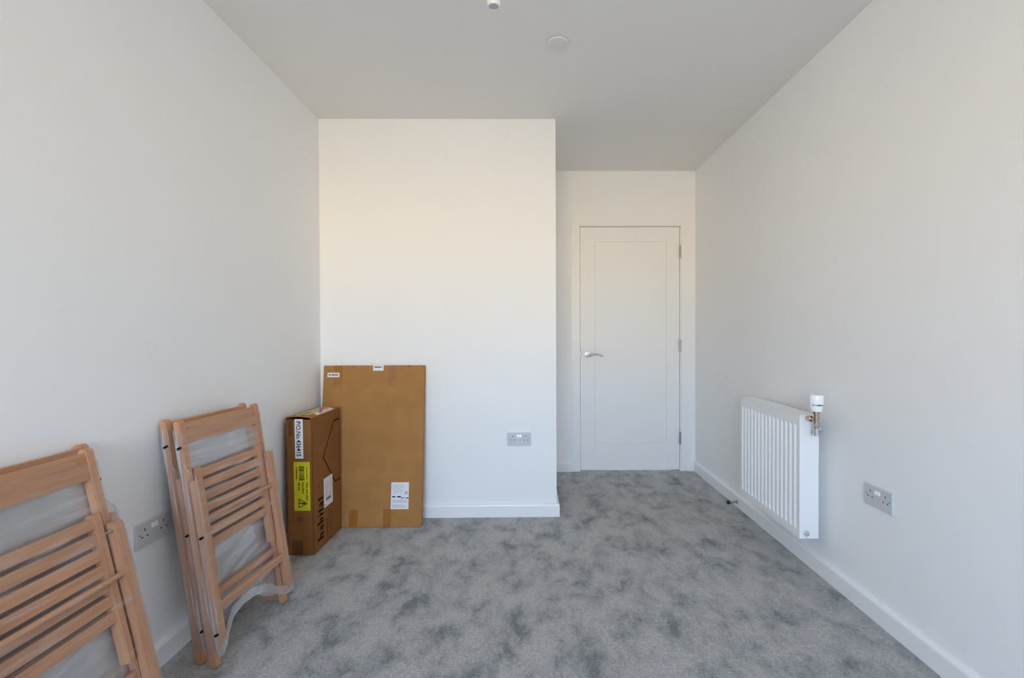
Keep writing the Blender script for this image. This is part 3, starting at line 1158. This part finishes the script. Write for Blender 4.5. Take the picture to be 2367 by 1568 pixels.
box(bm, RX1 - 0.018, RX1 - 0.006, RY0 + 0.006, RY1 - 0.006, RZ0 + 0.01, RZ1 - 0.01, 0.003)
obj('back_panel', bm, M['rad'], rad)
for (ya, yb) in ((RY0, RY0 + 0.005), (RY1 - 0.005, RY1)):
    bm = B()
    box(bm, RX0 + 0.001, RX1, ya, yb, RZ0, RZ1 - 0.001, 0.002)
    obj('side_panel', bm, M['rad'], rad)
# top grille: frame and slots
bm = B()
box(bm, RX0 + 0.001, RX0 + 0.022, RY0, RY1, RZ1 - 0.006, RZ1, 0.002)
box(bm, RX1 - 0.020, RX1, RY0, RY1, RZ1 - 0.006, RZ1, 0.002)
ns = 34
for k in range(ns + 1):
    yy = RY0 + 0.004 + (RY1 - RY0 - 0.014) * k / ns
    box(bm, RX0 + 0.020, RX1 - 0.018, yy, yy + 0.0148, RZ1 - 0.005, RZ1 - 0.0008)
obj('top_grille', bm, M['rad'], rad)
bm = B()
for k in range(30):
    yy = RY0 + 0.02 + (RY1 - RY0 - 0.04) * k / 29
    box(bm, RX0 + 0.014, RX1 - 0.020, yy - 0.0008, yy + 0.0008, RZ0 + 0.04, RZ1 - 0.03)
obj('convector_fins', bm, M['rad'], rad)
for yy in (RY0 + 0.12, RY1 - 0.12):
    one('wall_bracket', M['rad'], rad, (RX1 - 0.008, XR, yy - 0.015, yy + 0.015, RZ0 + 0.05, RZ1 - 0.05), 0.002)
# blanking plug near the foot of the end panel
bm = B()
lathe(bm, (1.277, RY0 + 0.001, 0.208), (0, -1, 0), [(0.0125, 0), (0.0125, 0.004), (0.0105, 0.006), (0.0100, 0.012), (0, 0.012)], 6 * 4)
obj('blanking_plug', bm, M['chrome'], rad, smooth=True)
one('plug_drain', M['plastic'], rad, (1.272, 1.282, RY0 - 0.008, RY0 + 0.001, 0.186, 0.198), 0.003)
# thermostatic valve
VX, VY = 1.290, 2.108
valve = empty('thermostatic_valve', (0, 0, 0))
valve.parent = rad
bm = B()
cyl(bm, (1.281, RY0 + 0.002, 0.738), (1.283, VY + 0.028, 0.738), 0.0125, n=6)
cyl(bm, (1.283, VY + 0.030, 0.738), (VX, VY, 0.738), 0.0095, n=20)
cyl(bm, (1.282, VY + 0.036, 0.738), (1.284, VY + 0.022, 0.738), 0.0150, n=6)
cyl(bm, (VX, VY, 0.779), (VX, VY, 0.724), 0.0105, n=24)
cyl(bm, (VX, VY, 0.779), (VX, VY, 0.766), 0.0150, n=24)
cyl(bm, (VX, VY, 0.752), (VX, VY, 0.742), 0.0125, n=24)
obj('valve_body', bm, M['brass'], valve)
bm = B()
cyl(bm, (VX, VY, 0.724), (VX, VY, 0.708), 0.0130, n=6)
cyl(bm, (VX, VY, 0.708), (VX, VY, 0.702), 0.0105, n=24)
obj('compression_nut', bm, M['brass'], valve)
bm = B()
cyl(bm, (VX, VY, 0.704), (VX, VY, 0.668), 0.0105, n=24)
tube(bm, [(VX, VY, 0.69), (VX, VY, 0.679), (VX + 0.003, VY + 0.008, 0.673), (VX + 0.012, VY + 0.035, 0.672), (VX + 0.040, VY + 0.095, 0.672), (XR + 0.002, VY + 0.115, 0.672)], 0.0088, 16)
lathe(bm, (XR, VY + 0.115, 0.672), (-1, 0, 0), [(0, 0), (0.02, 0), (0.019, 0.003), (0.010, 0.006), (0, 0.006)])
obj('supply_elbow', bm, M['chrome'], valve, smooth=True)
bm = B()
lathe(bm, (VX, VY, 0.777), (0, 0, 1), [(0, 0), (0.0210, 0), (0.0235, 0.004), (0.0245, 0.018), (0.0255, 0.026), (0.0285, 0.034), (0.0300, 0.046), (0.0300, 0.068), (0.0285, 0.073), (0.0200, 0.0745), (0, 0.0745)], 40)
head = obj('valve_head', bm, M['switch'], valve, smooth=True)
# scale marks round the head
bm = B()
for ang, w_, h_ in ((-148, 0.0016, 0.0065), (-143, 0.0030, 0.0022), (-124, 0.0022, 0.0035), (-112, 0.0016, 0.004), (-103, 0.0040, 0.0050), (-94, 0.0030, 0.0060), (-84, 0.0020, 0.0045), (-66, 0.0020, 0.006)):
    t = math.radians(ang)
    rr = 0.0282
    cx_, cy_ = VX + rr * math.cos(t), VY + rr * math.sin(t)
    tx, ty = -math.sin(t), math.cos(t)
    nx_, ny_ = math.cos(t), math.sin(t)
    fm_ = lambda u, v, h: Vector((cx_ + tx * u + nx_ * h, cy_ + ty * u + ny_ * h, 0.807 + v))
    prism(bm, [(-w_, -h_ / 2), (w_, -h_ / 2), (w_, h_ / 2), (-w_, h_ / 2)], fm_, -0.0035, 0.0006)
obj('scale_marks', bm, M['green'], valve)


# ---------------------------------------------------------------- double sockets
def make_socket():
    """face plate in local x (along), z (up), room side is -y; centred"""
    root = empty('double_socket')
    W2, H2, TH = 0.073, 0.0405, 0.0095
    bm = B()
    box(bm, -W2, W2, -TH, 0, -H2, H2, 0.0022, 3)
    obj('face_plate', bm, M['face'], root)
    for sx in (-1, 1):
        for (px_, pz_, w_, h_) in ((40.2, 17.5, 2.1, 4.2), (51.5, -5.0, 3.2, 2.2), (29.3, -5.0, 3.2, 2.2)):
            bm = B()
            x_ = sx * px_ / 1000
            box(bm, x_ - w_ / 1000, x_ + w_ / 1000, -TH - 0.0002, -TH + 0.0006, pz_ / 1000 - h_ / 1000, pz_ / 1000 + h_ / 1000)
            obj('pin_hole', bm, M['dark'], root)
        bm = B()
        lathe(bm, (sx * 0.0603, -TH, 0.004), (0, -1, 0), [(0, -0.001), (0.0034, -0.001), (0.0034, 0.0002), (0.0028, 0.0006), (0, 0.0006)], 20)
        obj('screw', bm, M['steel'], root, smooth=True)
        bm = B()
        # rocker tilted out at its foot
        x_ = sx * 0.0075
        v = [(x_ - 0.0055, -TH + 0.001, 0.012), (x_ + 0.0055, -TH + 0.001, 0.012), (x_ + 0.0055, -TH + 0.001, 0.028), (x_ - 0.0055, -TH + 0.001, 0.028),
             (x_ - 0.0055, -TH - 0.0046, 0.0125), (x_ + 0.0055, -TH - 0.0046, 0.0125), (x_ + 0.0055, -TH - 0.0008, 0.0275), (x_ - 0.0055, -TH - 0.0008, 0.0275)]
        vv = [bm.verts.new(p_) for p_ in v]
        for f in ((0, 1, 2, 3), (4, 5, 6, 7), (0, 1, 5, 4), (1, 2, 6, 5), (2, 3, 7, 6), (3, 0, 4, 7)):
            bm.faces.new([vv[i_] for i_ in f])
        bmesh.ops.recalc_face_normals(bm, faces=bm.faces[:])
        bmesh.ops.bevel(bm, geom=bm.edges[:], offset=0.0006, segments=2, affect='EDGES')
        obj('rocker_switch', bm, M['switch'], root)
    return root


sproto = make_socket()
for i, (loc, rz, lb) in enumerate((
        ((-0.052, YB, 0.478), 0.0, 'white double socket on the back wall, between the tall carton and the recess corner'),
        ((XL, 1.607, 0.474), PI / 2, 'white double socket on the wall between the two stacks of folded chairs'),
        ((XR, 1.830, 0.483), -PI / 2, 'white double socket on the wall beside the radiator'))):
    if i == 0:
        s_ = sproto
    else:
        s_ = sproto.copy()
        COL.objects.link(s_)
        for ch in list(sproto.children):
            cc = ch.copy()
            COL.objects.link(cc)
            cc.parent = s_
    s_.location = loc
    s_.rotation_euler = (0, 0, rz)
    tag(s_, lb, 'socket', 'white double sockets on the walls')

# ---------------------------------------------------------------- ceiling plate, pendant, door stop
cp = empty('ceiling_cover_plate', (0.1415, 2.153, H))
tag(cp, 'round white cover plate on the ceiling above the middle of the room', 'cover plate')
bm = B()
lathe(bm, (0, 0, 0), (0, 0, -1), [(0, 0), (0.040, 0), (0.040, 0.004), (0, 0.004)], 48)
obj('plate_base', bm, M['dark'], cp, smooth=True)
bm = B()
lathe(bm, (0, 0, -0.0025), (0, 0, -1), [(0, 0), (0.0465, 0), (0.0465, 0.0035), (0.0445, 0.0060), (0.0395, 0.0068), (0, 0.0068)], 48)
obj('plate_cover', bm, M['cover'], cp, smooth=True)

PX_, PY_, PZ_ = -0.094, 1.40, 2.084
pend = empty('pendant_lampholder', (PX_, PY_, PZ_))
tag(pend, 'white pendant lampholder without a bulb hanging from the ceiling', 'lampholder')
bm = B()
lathe(bm, (0, 0, 0), (0, 0, 1), [(0.0140, 0.004), (0.0140, 0.0), (0.0175, 0.0), (0.0190, 0.004), (0.0205, 0.016), (0.0205, 0.022), (0.0175, 0.026), (0.0175, 0.040), (0.0130, 0.052), (0.0080, 0.060), (0.0045, 0.066), (0, 0.066)], 40)
obj('lampholder_body', bm, M['plastic'], pend, smooth=True)
bm = B()
lathe(bm, (0, 0, 0.0025), (0, 0, 1), [(0, 0), (0.0138, 0), (0.0138, 0.006), (0, 0.006)], 32)
obj('lampholder_socket', bm, M['steel'], pend, smooth=True)
bm = B()
cyl(bm, (0, 0, 0.062), (0, 0, H - PZ_ - 0.018), 0.0032, n=16)
obj('flex', bm, M['plastic'], pend, smooth=True)
bm = B()
lathe(bm, (0, 0, H - PZ_), (0, 0, -1), [(0, 0), (0.041, 0), (0.041, 0.006), (0.036, 0.016), (0.018, 0.020), (0.008, 0.028), (0, 0.028)], 40)
obj('ceiling_rose', bm, M['plastic'], pend, smooth=True)

st = empty('door_stop', (0, 0, 0))
tag(st, 'small black tipped door stop on the skirting below the radiator', 'door stop')
sy, sz = 3.045, 0.036
bm = B()
cyl(bm, (XR - SKT + 0.001, sy, sz), (XR - SKT - 0.054, sy, sz - 0.004), 0.0062, n=20)
cyl(bm, (XR - SKT + 0.001, sy, sz), (XR - SKT - 0.005, sy, sz), 0.0110, n=20)
obj('stop_rod', bm, M['steel'], st, smooth=True)
bm = B()
cyl(bm, (XR - SKT - 0.050, sy, sz - 0.0035), (XR - SKT - 0.066, sy, sz - 0.005), 0.0120, 0.0105, n=24)
obj('rubber_tip', bm, M['black'], st, smooth=True)
